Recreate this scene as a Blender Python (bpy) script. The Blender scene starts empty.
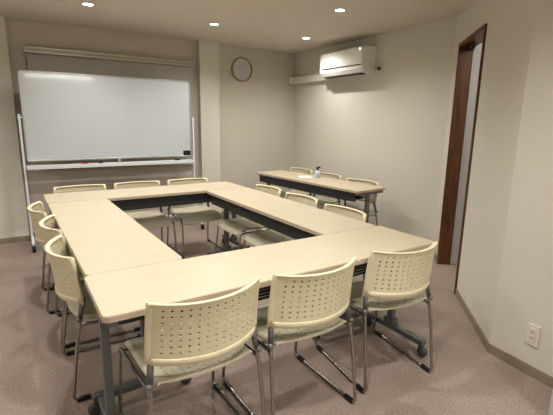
import bpy, bmesh, math, random
from mathutils import Vector, Matrix
random.seed(7)
scene = bpy.context.scene
C = scene.collection
PI = math.pi
R = math.radians

# ------------------------------------------------------------------ materials
def mat(name, col, rough=0.5, metal=0.0, bump=0.0, scale=200.0, var=0.0, vscale=8.0, spec=0.5, emit=None, es=0.0, coat=0.0):
    m = bpy.data.materials.new(name); m.use_nodes = True
    nt = m.node_tree; N = nt.nodes; L = nt.links
    b = N['Principled BSDF']
    b.inputs['Base Color'].default_value = (*col, 1)
    b.inputs['Roughness'].default_value = rough
    b.inputs['Metallic'].default_value = metal
    b.inputs['Specular IOR Level'].default_value = spec
    b.inputs['Coat Weight'].default_value = coat
    tc = N.new('ShaderNodeTexCoord')
    if var > 0:
        n = N.new('ShaderNodeTexNoise'); n.inputs['Scale'].default_value = vscale; n.inputs['Detail'].default_value = 6
        L.new(tc.outputs['Object'], n.inputs['Vector'])
        r = N.new('ShaderNodeMapRange')
        r.inputs[1].default_value = 0.3; r.inputs[2].default_value = 0.7
        r.inputs[3].default_value = 1 - var; r.inputs[4].default_value = 1 + var
        L.new(n.outputs['Fac'], r.inputs[0])
        x = N.new('ShaderNodeVectorMath'); x.operation = 'SCALE'
        x.inputs[0].default_value = col
        L.new(r.outputs[0], x.inputs['Scale']); L.new(x.outputs[0], b.inputs['Base Color'])
    if bump > 0:
        n2 = N.new('ShaderNodeTexNoise'); n2.inputs['Scale'].default_value = scale; n2.inputs['Detail'].default_value = 3
        L.new(tc.outputs['Object'], n2.inputs['Vector'])
        bp = N.new('ShaderNodeBump'); bp.inputs['Strength'].default_value = bump; bp.inputs['Distance'].default_value = 0.002
        L.new(n2.outputs['Fac'], bp.inputs['Height']); L.new(bp.outputs[0], b.inputs['Normal'])
    if emit:
        b.inputs['Emission Color'].default_value = (*emit, 1); b.inputs['Emission Strength'].default_value = es
    return m

def wood_mat(name, dark, light, rough, stretch=(1, 12, 12), scale=3.0):
    m = bpy.data.materials.new(name); m.use_nodes = True
    nt = m.node_tree; N = nt.nodes; L = nt.links; b = N['Principled BSDF']
    tc = N.new('ShaderNodeTexCoord'); mp = N.new('ShaderNodeMapping'); mp.inputs['Scale'].default_value = stretch
    n = N.new('ShaderNodeTexNoise'); n.inputs['Scale'].default_value = scale; n.inputs['Detail'].default_value = 8; n.inputs['Distortion'].default_value = 0.6
    cr = N.new('ShaderNodeValToRGB'); cr.color_ramp.elements[0].position = 0.3; cr.color_ramp.elements[1].position = 0.7
    cr.color_ramp.elements[0].color = (*dark, 1); cr.color_ramp.elements[1].color = (*light, 1)
    L.new(tc.outputs['Object'], mp.inputs[0]); L.new(mp.outputs[0], n.inputs['Vector']); L.new(n.outputs['Fac'], cr.inputs[0])
    L.new(cr.outputs[0], b.inputs['Base Color']); b.inputs['Roughness'].default_value = rough
    return m

def carpet_mat():
    m = bpy.data.materials.new('carpet'); m.use_nodes = True
    nt = m.node_tree; N = nt.nodes; L = nt.links; b = N['Principled BSDF']
    tc = N.new('ShaderNodeTexCoord')
    f = N.new('ShaderNodeTexNoise'); f.inputs['Scale'].default_value = 170; f.inputs['Detail'].default_value = 4
    g = N.new('ShaderNodeTexNoise'); g.inputs['Scale'].default_value = 1.6; g.inputs['Detail'].default_value = 4
    h = N.new('ShaderNodeTexNoise'); h.inputs['Scale'].default_value = 90; h.inputs['Detail'].default_value = 3
    for n in (f, g, h): L.new(tc.outputs['Object'], n.inputs['Vector'])
    a = N.new('ShaderNodeMath'); a.operation = 'MULTIPLY_ADD'; a.inputs[1].default_value = 0.5
    L.new(f.outputs['Fac'], a.inputs[0])
    a2 = N.new('ShaderNodeMath'); a2.operation = 'MULTIPLY'; a2.inputs[1].default_value = 0.5
    L.new(h.outputs['Fac'], a2.inputs[0]); L.new(a2.outputs[0], a.inputs[2])
    cr = N.new('ShaderNodeValToRGB'); cr.color_ramp.elements[0].position = 0.32; cr.color_ramp.elements[1].position = 0.68
    cr.color_ramp.elements[0].color = (*CARPET_D, 1); cr.color_ramp.elements[1].color = (*CARPET_L, 1)
    L.new(a.outputs[0], cr.inputs[0])
    mr = N.new('ShaderNodeMapRange'); mr.inputs[1].default_value = .35; mr.inputs[2].default_value = .65; mr.inputs[3].default_value = .93; mr.inputs[4].default_value = 1.07
    L.new(g.outputs['Fac'], mr.inputs[0])
    sc = N.new('ShaderNodeVectorMath'); sc.operation = 'SCALE'
    L.new(cr.outputs[0], sc.inputs[0]); L.new(mr.outputs[0], sc.inputs['Scale'])
    L.new(sc.outputs[0], b.inputs['Base Color']); b.inputs['Roughness'].default_value = 0.95; b.inputs['Specular IOR Level'].default_value = 0.15
    bp = N.new('ShaderNodeBump'); bp.inputs['Strength'].default_value = 0.5; bp.inputs['Distance'].default_value = 0.004
    L.new(f.outputs['Fac'], bp.inputs['Height']); L.new(bp.outputs[0], b.inputs['Normal'])
    return m

CARPET_D = (0.235, 0.192, 0.165); CARPET_L = (0.455, 0.382, 0.337)
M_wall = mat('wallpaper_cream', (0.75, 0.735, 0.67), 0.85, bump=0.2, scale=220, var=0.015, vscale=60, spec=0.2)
M_clockwall = mat('wallpaper_shaded_cream', (0.65, 0.625, 0.56), 0.85, bump=0.2, scale=220, var=0.015, vscale=60, spec=0.2)  # same wallpaper tinted darker, standing in for shade beside the brighter pier
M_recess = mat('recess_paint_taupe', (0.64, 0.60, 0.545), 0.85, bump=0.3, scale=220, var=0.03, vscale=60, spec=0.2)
M_ceil = mat('ceiling_paint', (0.72, 0.685, 0.615), 0.9, bump=0.2, scale=150, spec=0.15)
M_floor = carpet_mat()
M_base = mat('vinyl_baseboard', (0.33, 0.285, 0.21), 0.5, var=.04)
M_corr = mat('corridor_grey_paint', (0.62, 0.61, 0.60), 0.8, var=.03)
M_brown = wood_mat('dark_brown_wood', (0.085, 0.036, 0.015), (0.20, 0.090, 0.040), 0.4, (14, 14, 1.2), 3)
M_top = wood_mat('maple_laminate', (0.53, 0.465, 0.350), (0.57, 0.505, 0.385), 0.42, (1.5, 26, 26), 3)
M_edge = mat('table_edge_band', (0.56, 0.47, 0.37), 0.45, var=.04, vscale=20)
M_under = mat('table_underside', (0.10, 0.095, 0.09), 0.7, var=.05)
M_grey = mat('grey_painted_steel', (0.20, 0.205, 0.215), 0.42, metal=0.3, var=.05, vscale=30)
M_panel = mat('dark_grey_panel', (0.048, 0.050, 0.054), 0.5, var=.05, vscale=20)
M_black = mat('black_plastic', (0.015, 0.015, 0.016), 0.4, var=.05)
M_wheel = mat('grey_rubber', (0.10, 0.10, 0.105), 0.55, var=.05)
M_plastic = mat('cream_plastic', (0.755, 0.70, 0.515), 0.42, bump=0.08, scale=500, var=.02, vscale=15)
M_seat = mat('cream_plastic_seat', (0.68, 0.64, 0.51), 0.40, bump=0.08, scale=500, var=.02, vscale=15)
M_chrome = mat('chrome_tube', (0.42, 0.42, 0.41), 0.24, metal=0.95, var=.03, vscale=30)
M_white = mat('white_enamel_metal', (0.78, 0.82, 0.88), 0.35, var=.01)
M_board = mat('whiteboard_surface', (0.60, 0.655, 0.70), 0.10, var=.01, vscale=3, coat=.3)
M_alu = mat('brushed_aluminium', (0.62, 0.63, 0.64), 0.3, metal=0.8, var=.04, vscale=60)
M_blind = mat('blind_fabric', (0.54, 0.53, 0.49), 0.85, bump=.2, scale=300, var=.03)
M_rail = mat('blind_headrail', (0.46, 0.41, 0.33), 0.35, metal=0.35, var=.05)
M_ac = mat('air_conditioner_white', (0.88, 0.88, 0.85), 0.3, var=.01)
M_slot = mat('dark_slot', (0.03, 0.03, 0.03), 0.6, var=.05)
M_duct = mat('duct_cover_ivory', (0.80, 0.77, 0.70), 0.5, var=.02)
M_face = mat('clock_face', (0.60, 0.62, 0.63), 0.5, var=.01)
M_clockrim = wood_mat('clock_rim_wood', (0.30, 0.20, 0.11), (0.48, 0.34, 0.20), 0.4, (6, 6, 6), 5)
M_hand = mat('clock_hand_grey', (0.50, 0.51, 0.51), 0.4, var=.02)
M_socket = mat('outlet_white', (0.80, 0.77, 0.70), 0.35, var=.01)
M_red = mat('red_plastic', (0.40, 0.03, 0.02), 0.4, var=.03)
M_bottle = mat('pale_blue_plastic', (0.60, 0.68, 0.85), 0.3, var=.05, vscale=40)
M_paper = mat('white_paper', (0.85, 0.83, 0.78), 0.7, var=.01)
M_lamp = mat('lamp_diffuser', (1, 1, 1), 0.5, emit=(1.0, 0.90, 0.74), es=28.0, var=.001)
M_ring = mat('lamp_ring_white', (0.85, 0.83, 0.78), 0.4, var=.01)

# ------------------------------------------------------------------ helpers
def bx(bm, x0, x1, y0, y1, z0, z1, bevel=0.0, seg=2, mi=0, M=None):
    vs = [bm.verts.new((x, y, z)) for z in (z0, z1) for y in (y0, y1) for x in (x0, x1)]
    fs = [bm.faces.new([vs[i] for i in f]) for f in ((0, 2, 3, 1), (4, 5, 7, 6), (0, 1, 5, 4), (2, 6, 7, 3), (0, 4, 6, 2), (1, 3, 7, 5))]
    for f in fs: f.material_index = mi
    if bevel > 0:
        es = list({e for f in fs for e in f.edges})
        r = bmesh.ops.bevel(bm, geom=es, offset=bevel, segments=seg, affect='EDGES', profile=0.5)
        for f in r['faces']: f.material_index = mi
        vs = list({v for f in r['faces'] for v in f.verts} | {v for v in vs if v.is_valid})
    if M is not None:
        for v in vs:
            if v.is_valid: v.co = M @ v.co
    return vs

def fillet(pts, r, n=6):
    pts = [Vector(p) for p in pts]
    if r <= 0: return pts
    out = [pts[0]]
    for i in range(1, len(pts) - 1):
        a, b, c = pts[i - 1], pts[i], pts[i + 1]
        d1 = (a - b); d2 = (c - b)
        rr = min(r, d1.length * .48, d2.length * .48)
        p0 = b + d1.normalized() * rr; p1 = b + d2.normalized() * rr
        for k in range(n + 1):
            t = k / n
            out.append(p0 * (1 - t) ** 2 + b * 2 * t * (1 - t) + p1 * t * t)
    out.append(pts[-1])
    return out

def tube(bm, pts, r, seg=8, fr=0.0, fn=6, mi=0):
    pts = fillet(pts, fr, fn)
    rings = []
    t0 = (pts[1] - pts[0]).normalized()
    up = Vector((0, 0, 1)) if abs(t0.z) < .9 else Vector((1, 0, 0))
    nrm = t0.cross(up).normalized()
    for i, p in enumerate(pts):
        t = (pts[min(i + 1, len(pts) - 1)] - pts[max(i - 1, 0)]).normalized()
        nrm = (nrm - t * nrm.dot(t)).normalized()
        bn = t.cross(nrm)
        rings.append([bm.verts.new(p + (nrm * math.cos(2 * PI * k / seg) + bn * math.sin(2 * PI * k / seg)) * r) for k in range(seg)])
    for a, b in zip(rings, rings[1:]):
        for k in range(seg):
            f = bm.faces.new([a[k], a[(k + 1) % seg], b[(k + 1) % seg], b[k]]); f.smooth = True; f.material_index = mi
    bm.faces.new(rings[0][::-1]).material_index = mi; bm.faces.new(rings[-1]).material_index = mi

def lathe(bm, prof, axis_o, axis='z', seg=24, mi=0):
    """prof: list of (r, h)"""
    o = Vector(axis_o)
    rings = []
    for r, h in prof:
        ring = []
        for k in range(seg):
            a = 2 * PI * k / seg; c, s = math.cos(a) * max(r, 1e-4), math.sin(a) * max(r, 1e-4)
            if axis == 'z': v = Vector((c, s, h))
            elif axis == 'y': v = Vector((c, h, -s))
            else: v = Vector((h, c, s))
            ring.append(bm.verts.new(o + v))
        rings.append(ring)
    for a, b in zip(rings, rings[1:]):
        for k in range(seg):
            f = bm.faces.new([a[k], a[(k + 1) % seg], b[(k + 1) % seg], b[k]]); f.smooth = True; f.material_index = mi
    bm.faces.new(rings[0][::-1]).material_index = mi; bm.faces.new(rings[-1]).material_index = mi

def prism(bm, poly, z0, z1, mi=0, mi_side=None):
    lo = [bm.verts.new((x, y, z0)) for x, y in poly]; hi = [bm.verts.new((x, y, z1)) for x, y in poly]
    n = len(poly)
    bm.faces.new(lo[::-1]).material_index = mi; bm.faces.new(hi).material_index = mi
    for i in range(n):
        bm.faces.new([lo[i], lo[(i + 1) % n], hi[(i + 1) % n], hi[i]]).material_index = mi if mi_side is None else mi_side

def obj(name, bm, mats, parent=None, loc=None):
    me = bpy.data.meshes.new(name)
    bmesh.ops.recalc_face_normals(bm, faces=bm.faces)
    bm.to_mesh(me); bm.free()
    if not isinstance(mats, (list, tuple)): mats = [mats]
    for m in mats: me.materials.append(m)
    o = bpy.data.objects.new(name, me); C.objects.link(o)
    if parent is not None: o.parent = parent
    if loc is not None: o.location = loc
    return o

def thing(name, label, cat, loc=(0, 0, 0), rz=0.0, group=None):
    o = bpy.data.objects.new(name, None); C.objects.link(o)
    o.empty_display_size = 0.1
    o.location = loc; o.rotation_euler = (0, 0, rz)
    o['label'] = label; o['category'] = cat
    if group: o['group'] = group
    return o

def tag(o, label, cat, group=None):
    o['label'] = label; o['category'] = cat
    if group: o['group'] = group
    return o

def struct(name, bm, m, label=None, cat=None, parent=None):
    o = obj(name, bm, m, parent)
    if parent is None:
        o['kind'] = 'structure'
        o['label'] = label; o['category'] = cat
    return o

def kids(o): return [c for c in list(C.objects) if c.parent == o]
def dup(root, loc, rz, label, group=None):
    r = root.copy(); C.objects.link(r); r.location = loc; r.rotation_euler = (0, 0, rz)
    r['label'] = label; r.scale = (1, 1, 1)
    if group: r['group'] = group
    for ch in kids(root):
        c = ch.copy(); C.objects.link(c); c.parent = r
        for g in kids(ch):
            d = g.copy(); C.objects.link(d); d.parent = c
    return r

# ------------------------------------------------------------------ room shell
H = 2.4
P0 = (-0.14, 3.92)      # left pier right edge
YB = 4.0                # recessed back wall
XR = 3.60
K1 = Vector((3.52, 1.215)); K2 = Vector((2.178, -0.192)); K3 = Vector((1.86, -3.2))
XL = -2.4; YF = -3.2
def WX(y): return 3.52 + (y - 1.215) * (.07 / 2.785)   # face of the right wall
WA = -math.atan(.07 / 2.785)
dd = (K2 - K1).normalized(); nn = Vector((-dd.y, dd.x))   # nn should point out of the room (+x,-y)
if nn.x < 0: nn = -nn
LD = (K2 - K1).length
def sproj(x, y): return (Vector((x, y)) - K1).dot(dd)
s0, s1 = sproj(3.33, 1.02), sproj(2.79, 0.455)
DT = 2.083

bm = bmesh.new(); bx(bm, XL - .2, 5.8, YF - .2, YB + .2, -.12, 0); struct('floor', bm, M_floor, 'taupe short-pile carpet floor of the meeting room', 'floor')
bm = bmesh.new(); bx(bm, XL - .2, 5.8, YF - .2, YB + .2, H, H + .12); struct('ceiling', bm, M_ceil, 'plain beige ceiling with recessed downlights', 'ceiling')
# back wall with recess between two shallow piers
bm = bmesh.new()
bx(bm, XL - .15, XR + .15, YB, YB + .15, 0, H)
bx(bm, XL - .15, P0[0], P0[1], YB, 0, H)
bx(bm, 1.975, 2.255, 3.885, YB, 0, H)
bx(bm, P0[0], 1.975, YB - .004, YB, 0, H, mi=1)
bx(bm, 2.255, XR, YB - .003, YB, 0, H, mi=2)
struct('wall_back', bm, [M_wall, M_recess, M_clockwall], 'cream papered back wall with a pier behind the whiteboard', 'wall')
bm = bmesh.new(); prism(bm, [(K1.x, K1.y), (XR + .15, K1.y), (XR + .15, YB), (WX(YB), YB)], 0, H); struct('wall_right', bm, M_wall, 'cream right wall behind the side table', 'wall')
bm = bmesh.new(); bx(bm, XL - .15, XL, YF, YB, 0, H); struct('wall_left', bm, M_wall, 'cream left wall outside the view', 'wall')
bm = bmesh.new(); bx(bm, XL, 2.0, YF - .15, YF, 0, H); struct('wall_front', bm, M_wall, 'cream wall behind the viewer', 'wall')
def sx(s, d, z): return (K1.x + dd.x * s + nn.x * d, K1.y + dd.y * s + nn.y * d, z)
MD = Matrix(((dd.x, nn.x, 0, K1.x), (dd.y, nn.y, 0, K1.y), (0, 0, 1, 0), (0, 0, 0, 1)))
WT = 0.11
bm = bmesh.new()
bx(bm, -.03, s0, 0, WT, 0, H, M=MD); bx(bm, s1, LD, 0, WT, 0, H, M=MD); bx(bm, s0, s1, 0, WT, DT, H, M=MD)
struct('wall_diagonal', bm, M_wall, 'cream angled wall pierced by the narrow doorway', 'wall')
d3 = (K3 - K2).normalized(); n3 = Vector((-d3.y, d3.x))
if n3.x < 0: n3 = -n3
M3 = Matrix(((d3.x, n3.x, 0, K2.x), (d3.y, n3.y, 0, K2.y), (0, 0, 1, 0), (0, 0, 0, 1)))
bm = bmesh.new(); bx(bm, 0, (K3 - K2).length, 0, .13, 0, H, M=M3); struct('wall_near_right', bm, M_wall, 'cream near right wall with the power outlet', 'wall')
# corridor beyond the doorway
bm = bmesh.new()
bx(bm, s0 - .10, s0 - .02, WT, 1.5, 0, H, M=MD)
bx(bm, s0 - .1, 2.6, 1.5, 1.6, 0, H, M=MD); bx(bm, 2.5, 2.6, WT, 1.5, 0, H, M=MD)
struct('wall_corridor', bm, M_corr, 'grey corridor wall seen through the narrow doorway', 'wall')
# door frame
bm = bmesh.new(); FW = .035
bx(bm, s0 - .012, s0 + .022, -.015, WT, 0, DT, .003, M=MD)
bx(bm, s1 - .010, s1 + .010, -.015, WT, 0, DT, .003, M=MD)
bx(bm, s0 - .012, s1 + .010, -.015, WT + .015, DT - .005, DT + .028, .003, M=MD)
dr = struct('door_1', bm, M_brown, 'dark brown wooden doorway frame in the angled wall', 'door')
bm = bmesh.new(); bx(bm, s0 + .04, s0 + .22, .04, .07, DT - .045, DT - .006, .006, M=MD)
tube(bm, [sx(s0 + .06, .055, DT - .04), sx(s0 + .16, .075, DT - .055), sx(s0 + .30, .055, DT - .03)], .006)
struct('door_closer', bm, M_black, parent=dr)
bm = bmesh.new(); bx(bm, s0 - .034, s0 - .012, -.012, 0, 0, DT, .002, M=MD); struct('edge_trim', bm, M_ring, parent=dr)

def baseboard(name, bms, label):
    struct(name, bms, M_base, label, 'baseboard')
bm = bmesh.new(); bx(bm, XL, P0[0] + .006, P0[1] - .008, P0[1], 0, .06); bx(bm, P0[0], 1.975, YB - .008, YB, 0, .06)
bx(bm, 1.967, 2.263, 3.877, 3.885, 0, .06); bx(bm, 1.967, 1.975, 3.885, YB, 0, .06); bx(bm, 2.255, 2.263, 3.885, YB, 0, .06); bx(bm, 2.263, XR, YB - .008, YB, 0, .06)
baseboard('baseboard_back', bm, 'beige vinyl baseboard along the back wall')
bm = bmesh.new(); prism(bm, [(WX(1.24) - .008, 1.24), (WX(1.24), 1.24), (WX(3.99), 3.99), (WX(3.99) - .008, 3.99)], 0, .06); baseboard('baseboard_right', bm, 'beige vinyl baseboard behind the side table')
bm = bmesh.new(); bx(bm, .01, s0 - .014, -.008, 0, 0, .06, M=MD); bx(bm, s1 + .012, LD, -.008, 0, 0, .06, M=MD); baseboard('baseboard_diagonal', bm, 'beige vinyl baseboard on the angled wall by the doorway')
bm = bmesh.new(); bx(bm, 0, (K3 - K2).length, -.008, 0, 0, .06, M=M3); baseboard('baseboard_near_right', bm, 'beige vinyl baseboard under the power outlet')

# ------------------------------------------------------------------ chair
def panel(bm, us, vs, holes, fn, th):
    """grid sheet with square holes; fn(u,v)->(point, normal); th: thickness"""
    nu, nv = len(us), len(vs)
    A = [[None] * nv for _ in us]; B = [[None] * nv for _ in us]
    for i, u in enumerate(us):
        for j, v in enumerate(vs):
            p, n = fn(u, v); A[i][j] = bm.verts.new(p); B[i][j] = bm.verts.new(Vector(p) + Vector(n) * th)
    solid = lambda i, j: 0 <= i < nu - 1 and 0 <= j < nv - 1 and (i, j) not in holes
    for i in range(nu - 1):
        for j in range(nv - 1):
            if not solid(i, j): continue
            f = bm.faces.new([A[i][j], A[i + 1][j], A[i + 1][j + 1], A[i][j + 1]]); f.smooth = True
            f = bm.faces.new([B[i][j + 1], B[i + 1][j + 1], B[i + 1][j], B[i][j]]); f.smooth = True
            for (di, dj, a, b) in ((-1, 0, (i, j), (i, j + 1)), (1, 0, (i + 1, j), (i + 1, j + 1)), (0, -1, (i, j), (i + 1, j)), (0, 1, (i, j + 1), (i + 1, j + 1))):
                if not solid(i + di, j + dj):
                    q = [A[a[0]][a[1]], A[b[0]][b[1]], B[b[0]][b[1]], B[a[0]][a[1]]]
                    bm.faces.new([bm.verts.new(v_.co) for v_ in q])

def breaks(lo, hi, n, hole):
    """n holes of width hole evenly pitched between lo and hi"""
    pitch = (hi - lo) / n; out = []
    for k in range(n):
        c = lo + pitch * (k + .5); out += [c - hole / 2, c + hole / 2]
    return out

BW, BS = 0.228, 0.090
BR = (BW ** 2 + BS ** 2) / (2 * BS); BA = math.asin(BW / BR); BC = -0.295 + BR
BZ0, BZ1 = 0.522, 0.770
def backfn(u, v, off=0.0):
    # u metres of arc, v metres of height above BZ0
    a = u / BR * (1 + .035 * (1 - v / (BZ1 - BZ0)))
    t = v / (BZ1 - BZ0)
    k = min(1, abs(u) / (BR * BA))
    z = BZ0 + v + 0.006 * k ** 3 * t - 0.006 * (1 - k) * (1 - t)
    rec = -0.028 * t + 0.006 * (1 - 4 * (t - .5) ** 2)
    r = BR + off
    n = Vector((math.sin(a), -math.cos(a), 0.12)).normalized()
    return Vector((r * math.sin(a), BC - r * math.cos(a) + rec + .012, z)), n

def make_chair(label, group):
    t = thing('stacking_chair', label, 'chair', (0, 0, 0), 0, group)
    UL = BR * BA; VH = BZ1 - BZ0
    # backrest: perforated sheet + raised rim
    bm = bmesh.new()
    nu, nv = 13, 8; hs = .0080
    bu = breaks(-UL + .044, UL - .044, nu, hs); bv = breaks(.040, VH - .016, nv, hs)
    us = [-UL, -UL + .012] + bu + [UL - .012, UL]; vs = [0, .012] + bv + [VH - .006, VH]
    holes = {(2 + 2 * i, 2 + 2 * j) for i in range(nu) for j in range(nv)}
    panel(bm, us, vs, holes, lambda u, v: backfn(u, v), .004)
    # rim: closed loop of a rounded section
    loop = []
    N1, N2 = 22, 6
    cr = .014
    for i in range(N1 + 1): loop.append((-UL + cr + (2 * UL - 2 * cr) * i / N1, 0.006))
    loop.append((UL - .004, .010))
    for i in range(1, N2): loop.append((UL, VH * i / N2))
    loop.append((UL - .003, VH - .006))
    for i in range(N1 + 1): loop.append((UL - cr - (2 * UL - 2 * cr) * i / N1, VH))
    loop.append((-UL + .003, VH - .006))
    for i in range(1, N2): loop.append((-UL, VH - VH * i / N2))
    loop.append((-UL + .004, .010))
    n = len(loop); rings = []
    cu, cv = 0, VH / 2
    for k, (u, v) in enumerate(loop):
        # inward direction (toward panel) in uv
        pu, pv = loop[k - 1]; qu, qv = loop[(k + 1) % n]
        tu, tv = qu - pu, qv - pv; l = math.hypot(tu, tv); iu, iv = -tv / l, tu / l
        w = .022 if abs(u) > UL - .02 else (.009 if v > VH / 2 else .024)
        sec = [(0, -.002), (.003, -.006), (w * .7, -.005), (w, 0), (w, .004), (w * .8, .0075), (.004, .0085), (0, .006)]
        ring = []
        dk_ = 3.0 if v > VH * .9 else (2.2 if abs(u) > UL - .02 else 1.0)
        for (s, o) in sec:
            if o < 0: o *= dk_
            p, nn_ = backfn(u + iu * s, v + iv * s)
            ring.append(bm.verts.new(p + nn_ * o))
        rings.append(ring)
    for k in range(n):
        a, b = rings[k], rings[(k + 1) % n]
        for j in range(8):
            f = bm.faces.new([a[j], a[(j + 1) % 8], b[(j + 1) % 8], b[j]]); f.smooth = True
    # sockets for the uprights inside the lower corners
    obj('backrest', bm, M_plastic, t)
    # seat
    bm = bmesh.new()
    SW = .215
    hu = breaks(-.17, .17, 11, .008); hv = breaks(-.205, -.045, 6, .008)
    us = sorted([-SW, -SW + .004, -SW + .012, -.19] + hu + [.19, SW - .012, SW - .004, SW])
    vs = [-.236, -.232, -.222] + hv + [-.02, .02, .06, .10, .14, .17, .195, .213, .226, .234, .238]
    ui = [us.index(h) for h in hu[::2]]; vi = [vs.index(h) for h in hv[::2]]
    holes = {(i, j) for i in ui for j in vi}
    def seatfn(u, v):
        k = u / SW
        y = v
        if v < 0:   # rear edge bows backwards in plan, narrower tail
            q = (-v / .236) ** 2
            y = v - .024 * q * (1 - k * k) + .018 * q
        xk = 1 - .06 * max(0, (-v / .236)) ** 2 - .05 * max(0, (v - .17) / .07) ** 2
        z = .437 + .010 * k * k - .008 * (1 - (v / .2) ** 2 if abs(v) < .2 else 0)
        if v > .12: z -= .052 * ((v - .12) / .118) ** 2
        if v < -.15: z += .010 * ((-.15 - v) / .086) ** 2
        e = max(0, (abs(k) - .94) / .06); z -= .012 * e * e
        return Vector((u * xk, y, z)), Vector((0, 0, -1))
    panel(bm, us, vs, holes, seatfn, .009)
    obj('seat', bm, M_seat, t)
    # side frames
    for s in (-1, 1):
        bm = bmesh.new()
        tube(bm, [(s * .213, -.186, .560), (s * .226, -.206, .47), (s * .236, -.236, .30), (s * .240, -.272, .011), (s * .240, .252, .011), (s * .232, .205, .395), (s * .228, -.20, .415), (s * .234, -.22, .40)], .0085, 8, .035)
        obj('side_frame', bm, M_chrome, t)
        bm = bmesh.new()
        tube(bm, [(s * .2135, -.187, .553), (s * .2275, -.209, .452)], .0125, 10)
        lathe(bm, [(.002, -.014), (.012, -.008), (.0145, 0), (.012, .008), (.002, .014)], (s * .233, -.215, .445), 'z', 10)
        obj('upright_sleeve', bm, M_grey, t)
        for y in (-.225, .19):
            bm = bmesh.new(); bx(bm, s * .240 - .011, s * .240 + .011, y - .03, y + .03, .000, .021, .004)
            obj('foot_glide', bm, M_black, t)
    for y in (-.12, .15):
        bm = bmesh.new(); tube(bm, [(-.229, y, .408), (.229, y, .408)], .008, 8)
        obj('crossbar', bm, M_chrome, t)
    return t

# ------------------------------------------------------------------ table
def make_table(label, group, L=1.8, W=.45):
    t = thing('folding_table', label, 'table', (0, 0, 0), 0, group)
    L -= .002
    def rr(inset=0, r=.028, n=6):
        x, y = L / 2 - inset, W / 2 - .0008 - inset; out = []
        for cx, cy, a0 in ((x - r, y - r, 0), (-x + r, y - r, 90), (-x + r, -y + r, 180), (x - r, -y + r, 270)):
            for k in range(n + 1):
                a = R(a0 + 90 * k / n); out.append((cx + r * math.cos(a), cy + r * math.sin(a)))
        return out
    bm = bmesh.new()
    layers = [(0, .694), (0, .716), (.0025, .72)]
    rings = []
    for ins, z in layers:
        rings.append([bm.verts.new((x, y, z)) for x, y in rr(ins)])
    n = len(rings[0])
    for a, b, mi in ((rings[0], rings[1], 1), (rings[1], rings[2], 0)):
        for k in range(n): bm.faces.new([a[k], a[(k + 1) % n], b[(k + 1) % n], b[k]]).material_index = mi
    bm.faces.new(rings[-1]).material_index = 0; bm.faces.new(rings[0][::-1]).material_index = 2
    obj('tabletop', bm, [M_top, M_edge, M_under], t)
    # modesty / apron panel on the side away from the sitters (+y)
    bm = bmesh.new(); bx(bm, -.835, .835, W / 2 - .045, W / 2 - .025, .598, .693, .003); obj('apron_panel', bm, M_panel, t)
    # beam and wire shelf
    bm = bmesh.new(); bx(bm, -.84, .84, -.175, -.135, .652, .693, .004); obj('beam', bm, M_panel, t)
    bm = bmesh.new()
    for y in (-.12, -.09, -.06, -.03, 0, .03, .06, .09, .12, .15): tube(bm, [(-.70, y, .588), (.70, y, .588)], .006, 6)
    for x in (-.66, -.33, 0, .33, .66):
        tube(bm, [(x, -.13, .690), (x, -.13, .594), (x, .16, .594), (x, .16, .690)], .007, 6)
    obj('wire_shelf', bm, M_black, t)
    for s in (-1, 1):
        bm = bmesh.new()
        x = s * .860
        bx(bm, x - .017, x + .017, .008, .052, .10, .68, .004)
        bx(bm, x - .014, x + .014, -.20, .18, .662, .6935, .002)
        bx(bm, x - .024, x + .024, -.010, .070, .095, .15, .004)
        o = obj('leg', bm, M_grey, t)
        bm = bmesh.new(); bx(bm, x - .02, x + .02, -.235, .235, .072, .108, .005)
        ft = obj('foot_bar', bm, M_grey, t)
        for y in (-.215, .215):
            bm = bmesh.new()
            lathe(bm, [(.010, -.016), (.027, -.015), (.031, -.010), (.031, -.004), (.026, -.002), (.026, .002), (.031, .004), (.031, .010), (.027, .015), (.010, .016)], (x, y + math.copysign(.012, y), .0305), 'x', 20)
            bx(bm, x - .012, x + .012, y - .012, y + .012, .045, .074, .002)
            obj('caster', bm, M_wheel, ft)
    return t

TG = 'long tables of the meeting square'
tb = make_table('long maple-top table nearest the viewer with three chairs along its near edge', TG)
tb.location = (.908, .225, 0); tb.scale = (1.012, 1, 1)
dup(tb, (.222, 1.353, 0), R(-90) + R(.7), 'long maple-top table on the left side of the square, left chairs tucked under it')
dup(tb, (.885, 2.490, 0), R(180), 'long maple-top table at the far side of the square in front of the whiteboard')
dup(tb, (1.568, 1.352, 0), R(90) + R(.3), 'long maple-top table on the right side of the square, beside three chair backs')
ST = (2.80, 2.44); SA = R(5)
sd = dup(tb, (ST[0], ST[1], 0), R(90) + SA, 'separate maple-top table standing by the right wall under the air conditioner')
if 'group' in sd: del sd['group']

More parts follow.
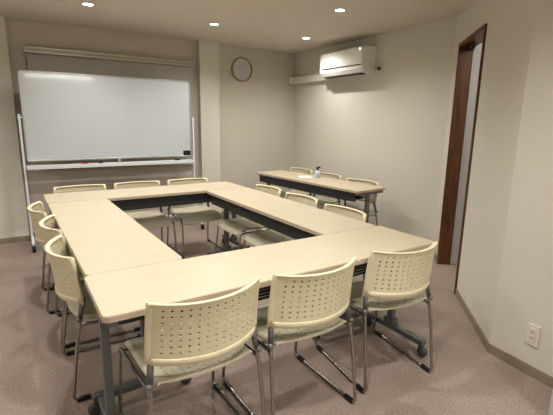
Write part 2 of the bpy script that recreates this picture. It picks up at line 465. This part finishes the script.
# ------------------------------------------------------------------ place chairs (local +y = facing direction)
ch = make_chair('cream perforated chair at the near table, leftmost of the front three', 'chairs along the near table')
ch.location = (.350, .155, 0); ch.rotation_euler = (0, 0, R(2))
CH = [
 (.878, .155, 0, 'cream perforated chair at the near table, middle of the front three', 'chairs along the near table'),
 (1.483, .150, -8, 'cream perforated chair at the near table, nearest the doorway and outlet wall', 'chairs along the near table'),
 (.200, .872, -90, 'cream chair on the left side of the square, nearest the viewer', 'chairs along the left table'),
 (.205, 1.445, -91, 'cream chair on the left side of the square, middle of the three', 'chairs along the left table'),
 (.160, 2.00, -90, 'cream chair on the left side of the square, closest to the whiteboard stand', 'chairs along the left table'),
 (.31, 2.66, 180, 'cream chair back behind the far table, below the left end of the whiteboard', 'chairs along the far table'),
 (.845, 2.66, 179, 'cream chair behind the far table, below the middle of the whiteboard', 'chairs along the far table'),
 (1.39, 2.65, 180, 'cream chair behind the far table, in front of the wall pier', 'chairs along the far table'),
 (1.66, 1.99, 90, 'cream chair on the right side of the square, farthest from the viewer', 'chairs along the right table'),
 (1.66, 1.43, 91, 'cream chair on the right side of the square, middle of the three', 'chairs along the right table'),
 (1.64, .85, 90, 'cream chair on the right side of the square, nearest the near table', 'chairs along the right table'),
 (2.90, 3.12, 93, 'cream chair behind the side table, in the room corner under the pipe cover', 'chairs against the right wall'),
 (2.89, 2.53, 94, 'cream chair behind the side table, beside the pale blue bottle', 'chairs against the right wall'),
 (2.87, 1.90, 95, 'cream chair behind the side table, at its end nearest the doorway', 'chairs against the right wall'),
]
for x, y, a, lab, g in CH:
    o = dup(ch, (x, y, 0), R(a), lab, g)
    if 'near table' not in g: o.scale = (1, 1, .968)
    elif x > 1.4: o.scale = (.955, 1, 1)

# ------------------------------------------------------------------ whiteboard on wheeled stand
WY = 3.66; BX0, BX1, BZa, BZb = -.088, 1.742, .925, 1.858
wb = thing('mobile_whiteboard', 'large blank whiteboard on a white wheeled stand against the back wall', 'whiteboard', ((BX0 + BX1) / 2, WY, 0))
cx = (BX0 + BX1) / 2; hw = (BX1 - BX0) / 2
bm = bmesh.new(); bx(bm, -hw + .01, hw - .01, -.009, .009, BZa + .01, BZb - .01); bd = obj('board', bm, M_board, wb)
bm = bmesh.new()
bx(bm, -hw, hw, -.013, .013, BZb - .018, BZb, .003); bx(bm, -hw, hw, -.013, .013, BZa, BZa + .018, .003)
bx(bm, -hw, -hw + .016, -.013, .013, BZa, BZb, .003); bx(bm, hw - .016, hw, -.013, .013, BZa, BZb, .003)
obj('board_frame', bm, M_alu, wb)
bm = bmesh.new(); bx(bm, hw - .112, hw - .018, -.012, -.0085, .942, 1.002, .001); obj('black_label', bm, M_black, wb)
bm = bmesh.new(); bx(bm, -hw - .01, hw + .01, -.065, .0, .853, .861, .002); bx(bm, -hw - .01, hw + .01, -.070, -.062, .846, .888, .002)
bx(bm, -hw - .01, hw + .01, -.006, .012, .840, .885, .003)
obj('marker_tray', bm, M_white, wb)
bm = bmesh.new(); bx(bm, .0, .035, -.03, -.008, .883, .925, .004); obj('board_latch', bm, M_alu, wb)
for s in (-1, 1):
    x = s * (hw + .028)
    bm = bmesh.new(); bx(bm, x - .011, x + .011, -.016, .016, .09, 1.42, .004); lg = obj('leg', bm, M_white, wb)
    bm = bmesh.new(); lathe(bm, [(.010, -.022), (.012, -.014), (.012, .014), (.008, .022)], (x - s * .004, 0, 1.385), 'x', 16); obj('pivot_knob', bm, M_alu, lg)
    bm = bmesh.new(); tube(bm, [(x, -.25, .075), (x, -.05, .10), (x, .05, .10), (x, .25, .075)], .016, 10, .02); ft = obj('foot_bar', bm, M_white, wb)
    for y in (-.25, .25):
        bm = bmesh.new(); lathe(bm, [(.012, -.016), (.029, -.014), (.032, -.006), (.032, .006), (.029, .014), (.012, .016)], (x, y, .032), 'x', 18)
        bx(bm, x - .018, x + .018, y - .02, y + .02, .045, .066, .004)
        obj('caster', bm, M_black, ft)
bm = bmesh.new(); tube(bm, [(-hw - .028, .02, .16), (hw + .028, .02, .16)], .013, 10); obj('stand_crossbar', bm, M_white, wb)
def marker(x, m, label, ln=.12):
    bm = bmesh.new()
    lathe(bm, [(.006, 0), (.009, .004), (.009, ln * .6), (.0075, ln * .61), (.0095, ln * .64), (.0095, ln), (.006, ln + .004)], (0, 0, 0), 'x', 14)
    o = obj('marker_pen', bm, m); o.location = (x, WY - .056, .8965); tag(o, label, 'marker')
marker(.43, M_red, 'red marker pen lying on the whiteboard tray', .06)
marker(.60, M_black, 'dark marker pen on the tray to the right of the red one', .05)
marker(1.50, M_black, 'dark marker pen at the right end of the whiteboard tray', .06)

# ------------------------------------------------------------------ roller blind
rb = thing('roller_blind', 'drawn grey-beige roller blind on a metal headrail behind the whiteboard', 'blind', (.955, YB, 0))
bm = bmesh.new(); bx(bm, -.955, .955, -.085, -.001, 2.065, 2.135, .006)
for z in (2.078, 2.124): bx(bm, -.955, .955, -.092, -.083, z - .006, z + .006, .002, mi=1)  # bright aluminium strips standing in for highlights along the headrail
bx(bm, -.958, -.945, -.093, -.001, 2.062, 2.138, .003, mi=1)
obj('headrail', bm, [M_rail, M_alu], rb)
bm = bmesh.new(); bx(bm, -.935, .935, -.045, -.043, .80, 2.07); obj('blind_fabric', bm, M_blind, rb)
bm = bmesh.new(); bx(bm, -.935, .935, -.055, -.035, .775, .80, .004); obj('bottom_rail', bm, M_rail, rb)

# ------------------------------------------------------------------ clock
ck = thing('wall_clock', 'round wall clock with brown wooden rim and pale face', 'clock', (2.655, YB, 2.098))
bm = bmesh.new()
prof = [(.150, -.001), (.165, -.004), (.168, -.018), (.160, -.034), (.152, -.036), (.149, -.022), (.149, -.012)]
rings = []
for r, h in prof:
    rings.append([bm.verts.new((r * math.cos(2 * PI * k / 48), h, r * math.sin(2 * PI * k / 48))) for k in range(48)])
for i in range(len(rings)):
    a, b = rings[i], rings[(i + 1) % len(rings)]
    for k in range(48):
        f = bm.faces.new([a[k], a[(k + 1) % 48], b[(k + 1) % 48], b[k]]); f.smooth = True
obj('clock_rim', bm, M_clockrim, ck)
bm = bmesh.new(); lathe(bm, [(.151, -.001), (.151, -.014)], (0, 0, 0), 'y', 48); obj('clock_face', bm, M_face, ck)
bm = bmesh.new()
for a, ln, w in ((R(-62), .075, .0035), (R(20), .11, .0025)):
    M = Matrix.Rotation(a, 4, 'Y'); bx(bm, -w, w, -.018, -.0155, -.015, ln, M=M)
obj('clock_hands', bm, M_hand, ck)

# ------------------------------------------------------------------ air conditioner
ac = thing('air_conditioner', 'white wall-mounted air conditioner high on the right wall', 'air conditioner', (WX(2.69), 2.69, 0), WA)
Y0, Y1 = -.41, .41
bm = bmesh.new()
sec = [(-.002, 1.965), (-.10, 1.960), (-.165, 1.975), (-.200, 2.02), (-.205, 2.05), (-.205, 2.235), (-.195, 2.262), (-.17, 2.272), (-.002, 2.272)]
ra = [bm.verts.new((x, Y0, z)) for x, z in sec]; rb_ = [bm.verts.new((x, Y1, z)) for x, z in sec]
for i in range(len(sec)):
    bm.faces.new([ra[i], ra[(i + 1) % len(sec)], rb_[(i + 1) % len(sec)], rb_[i]])
bm.faces.new(ra); bm.faces.new(rb_[::-1])
bmesh.ops.bevel(bm, geom=[e for e in bm.edges if len(e.link_faces) == 2 and e.calc_face_angle(0) > 1.2], offset=.006, segments=2, affect='EDGES')
obj('casing', bm, M_ac, ac)
bm = bmesh.new(); bx(bm, -.211, -.203, Y0 + .01, Y1 - .055, 2.068, 2.255, .003); obj('front_panel', bm, M_ac, ac)
bm = bmesh.new(); bx(bm, -.2075, -.20, Y0 + .01, Y1 - .055, 2.055, 2.066, .001); bx(bm, -.183, -.10, Y0 + .04, Y1 - .08, 1.956, 1.972); obj('air_slot', bm, M_slot, ac)
bm = bmesh.new()
M = Matrix.Translation((-.188, 0, 1.998)) @ Matrix.Rotation(R(-30), 4, 'Y')
bx(bm, -.005, .005, Y0 + .03, Y1 - .07, -.032, .032, .002, M=M); obj('louver', bm, M_ac, ac)
bm = bmesh.new(); lathe(bm, [(.014, 0), (.014, .006), (.010, .008)], (-.2125, Y0 + .05, 2.235), 'x', 16); obj('indicator_light', bm, mat('indicator_glow', (.9, .9, .85), .3, emit=(1, .95, .8), es=2.0), ac)
dk = thing('pipe_cover', 'ivory pipe cover running from the air conditioner into the corner', 'duct', (WX(3.58), 3.58, 0), WA)
bm = bmesh.new(); bx(bm, -.066, -.001, -.475, .418, 1.950, 2.050, .006)
obj('straight_cover', bm, M_duct, dk)
bm = bmesh.new(); bx(bm, -.071, -.0005, .30, .36, 1.946, 2.054, .004); bx(bm, -.115, -.062, .350, .4185, 1.950, 2.050, .004); obj('corner_cover', bm, M_duct, dk)
sk = thing('air_conditioner_outlet', 'small ivory power outlet and plug right of the air conditioner', 'outlet', (WX(2.19), 2.19, 2.015), WA)
bm = bmesh.new(); bx(bm, -.010, -.0005, -.038, .038, -.06, .06, .003); obj('cover_plate', bm, M_socket, sk)
bm = bmesh.new(); bx(bm, -.040, -.009, -.014, .014, -.02, .02, .004); tube(bm, [(-.03, .012, 0), (-.035, .05, .01), (-.03, .078, .015)], .004, 6, .01); obj('plug', bm, M_wheel, sk)

# ------------------------------------------------------------------ wall outlet on near right wall
t_ = (Vector((2.162, -.435)) - K2).dot(d3)
po = thing('power_outlet', 'white double power outlet low on the near right wall', 'outlet', (0, 0, 0))
po.matrix_world = M3 @ Matrix.Translation((t_, 0, .242))
bm = bmesh.new(); bx(bm, -.037, .037, -.008, -.0005, -.062, .062, .003); obj('cover_plate', bm, M_socket, po)
bm = bmesh.new(); bx(bm, -.019, .019, -.0105, -.007, -.042, .042, .0015); obj('socket_insert', bm, M_socket, po)
bm = bmesh.new()
for z in (.020, -.016):
    bx(bm, -.0085, -.0055, -.0112, -.0100, z - .006, z + .006); bx(bm, .0045, .0075, -.0112, -.0100, z - .006, z + .006)
obj('socket_slots', bm, M_slot, po)

# ------------------------------------------------------------------ items on the side table
bt = thing('spray_bottle', 'small pale blue bottle with black cap on the side table', 'bottle', (2.93, 2.53, .72), R(20))
bm = bmesh.new(); lathe(bm, [(.030, 0), (.034, .004), (.034, .06), (.030, .075), (.014, .086), (.013, .094)], (0, 0, 0), 'z', 20); obj('bottle_body', bm, M_bottle, bt)
bm = bmesh.new(); lathe(bm, [(.015, .090), (.015, .104), (.008, .106), (.008, .114)], (0, 0, 0), 'z', 14)
bx(bm, -.012, .050, -.010, .010, .108, .130, .004); obj('bottle_pump', bm, M_black, bt)
bm = bmesh.new()
for k in range(2): bx(bm, -.105, .105, -.074, .074, .0005 + k * .001, .0013 + k * .001, M=Matrix.Rotation(k * .1, 4, 'Z'))
pp = obj('paper_sheet', bm, M_paper); pp.location = (2.80, 2.62, .7203); pp.rotation_euler = (0, 0, R(60)); tag(pp, 'white paper sheet lying flat beside the pale blue bottle', 'paper')

# ------------------------------------------------------------------ downlights and unseen lamps
LG = 'recessed ceiling downlights'
spots = [(.50, 2.886, 'round recessed ceiling downlight above the left part of the whiteboard'), (1.75, 2.919, 'round recessed ceiling downlight in front of the wall pier'),
         (2.456, 1.694, 'round recessed ceiling downlight, the nearest one on the right'), (2.983, 2.923, 'round recessed ceiling downlight near the air conditioner and corner'),
         (1.20, 1.69, None), (-.05, 1.69, None), (.50, .45, None), (1.15, -.80, None), (1.2, -1.9, None), (.35, -.55, None), (-1.3, .45, None), (-1.3, -1.9, None), (-1.3, 2.6, None)]  # unlabelled: unseen lamps on a guessed grid, some moved to brighten near right wall
def make_light(x, y, lab):
    t = thing('downlight', lab, 'ceiling light', (x, y, H), 0)
    bm = bmesh.new()
    prof = [(.050, -.0005), (.055, -.004), (.045, -.006), (.040, -.001)]
    rings = [[bm.verts.new((r * math.cos(2 * PI * k / 32), r * math.sin(2 * PI * k / 32), h)) for k in range(32)] for r, h in prof]
    for i in range(4):
        a, b = rings[i], rings[(i + 1) % 4]
        for k in range(32): f = bm.faces.new([a[k], a[(k + 1) % 32], b[(k + 1) % 32], b[k]]); f.smooth = True
    obj('trim_ring', bm, M_ring, t)
    bm = bmesh.new(); lathe(bm, [(.041, -.0005), (.041, -.0030)], (0, 0, 0), 'z', 32); obj('lamp_diffuser', bm, M_lamp, t)
    return t
E_L = 66.0
for i, (x, y, lab) in enumerate(spots):
    if lab: make_light(x, y, lab)
    ld = bpy.data.lights.new('downlight_lamp', 'SPOT'); ld.energy = E_L; ld.color = (1.0, .95, .885)
    ld.spot_size = R(150); ld.spot_blend = 0.9; ld.shadow_soft_size = .045
    lo = bpy.data.objects.new('downlight_lamp', ld); C.objects.link(lo); lo.location = (x, y, H - .012)
ld = bpy.data.lights.new('glare_lamp', 'AREA'); ld.shape = 'RECTANGLE'; ld.size = 1.5; ld.size_y = .12; ld.energy = 13; ld.color = (1, .95, .885)  # unseen strip lamp behind the viewer, added for the glare on the whiteboard
lo = bpy.data.objects.new('glare_lamp', ld); C.objects.link(lo); lo.location = (.95, -2.95, 2.36); lo.rotation_euler = (R(25), 0, 0)
ld = bpy.data.lights.new('corridor_lamp', 'POINT'); ld.energy = 20; ld.color = (1, .97, .94); ld.shadow_soft_size = .1
lo = bpy.data.objects.new('corridor_lamp', ld); C.objects.link(lo); q = sx(1.5, .8, 2.2); lo.location = q

w = bpy.data.worlds.new('world'); scene.world = w; w.use_nodes = True
w.node_tree.nodes['Background'].inputs[0].default_value = (1, .95, .88, 1); w.node_tree.nodes['Background'].inputs[1].default_value = 0.05

# ------------------------------------------------------------------ camera
f, yaw, pitch, roll = 408.2167, 0.5733, 0.2095, 0.0167
Fv = Vector((math.sin(yaw) * math.cos(pitch), math.cos(yaw) * math.cos(pitch), -math.sin(pitch)))
Rv = Vector((math.cos(yaw), -math.sin(yaw), 0)); Uv = Rv.cross(Fv)
c_, s_ = math.cos(roll), math.sin(roll)
R2 = Rv * c_ + Uv * s_; U2 = Uv * c_ - Rv * s_
cd = bpy.data.cameras.new('camera'); cd.sensor_width = 36; cd.lens = f / 553 * 36; cd.clip_start = .02
co = bpy.data.objects.new('camera', cd); C.objects.link(co)
mw = Matrix((R2, U2, -Fv)).transposed().to_4x4(); mw.translation = Vector((-.2057, -1.4086, 1.395)); co.matrix_world = mw
scene.camera = co
scene.view_settings.view_transform = 'Standard'
scene.view_settings.look = 'Medium High Contrast'
scene.view_settings.exposure = -0.30
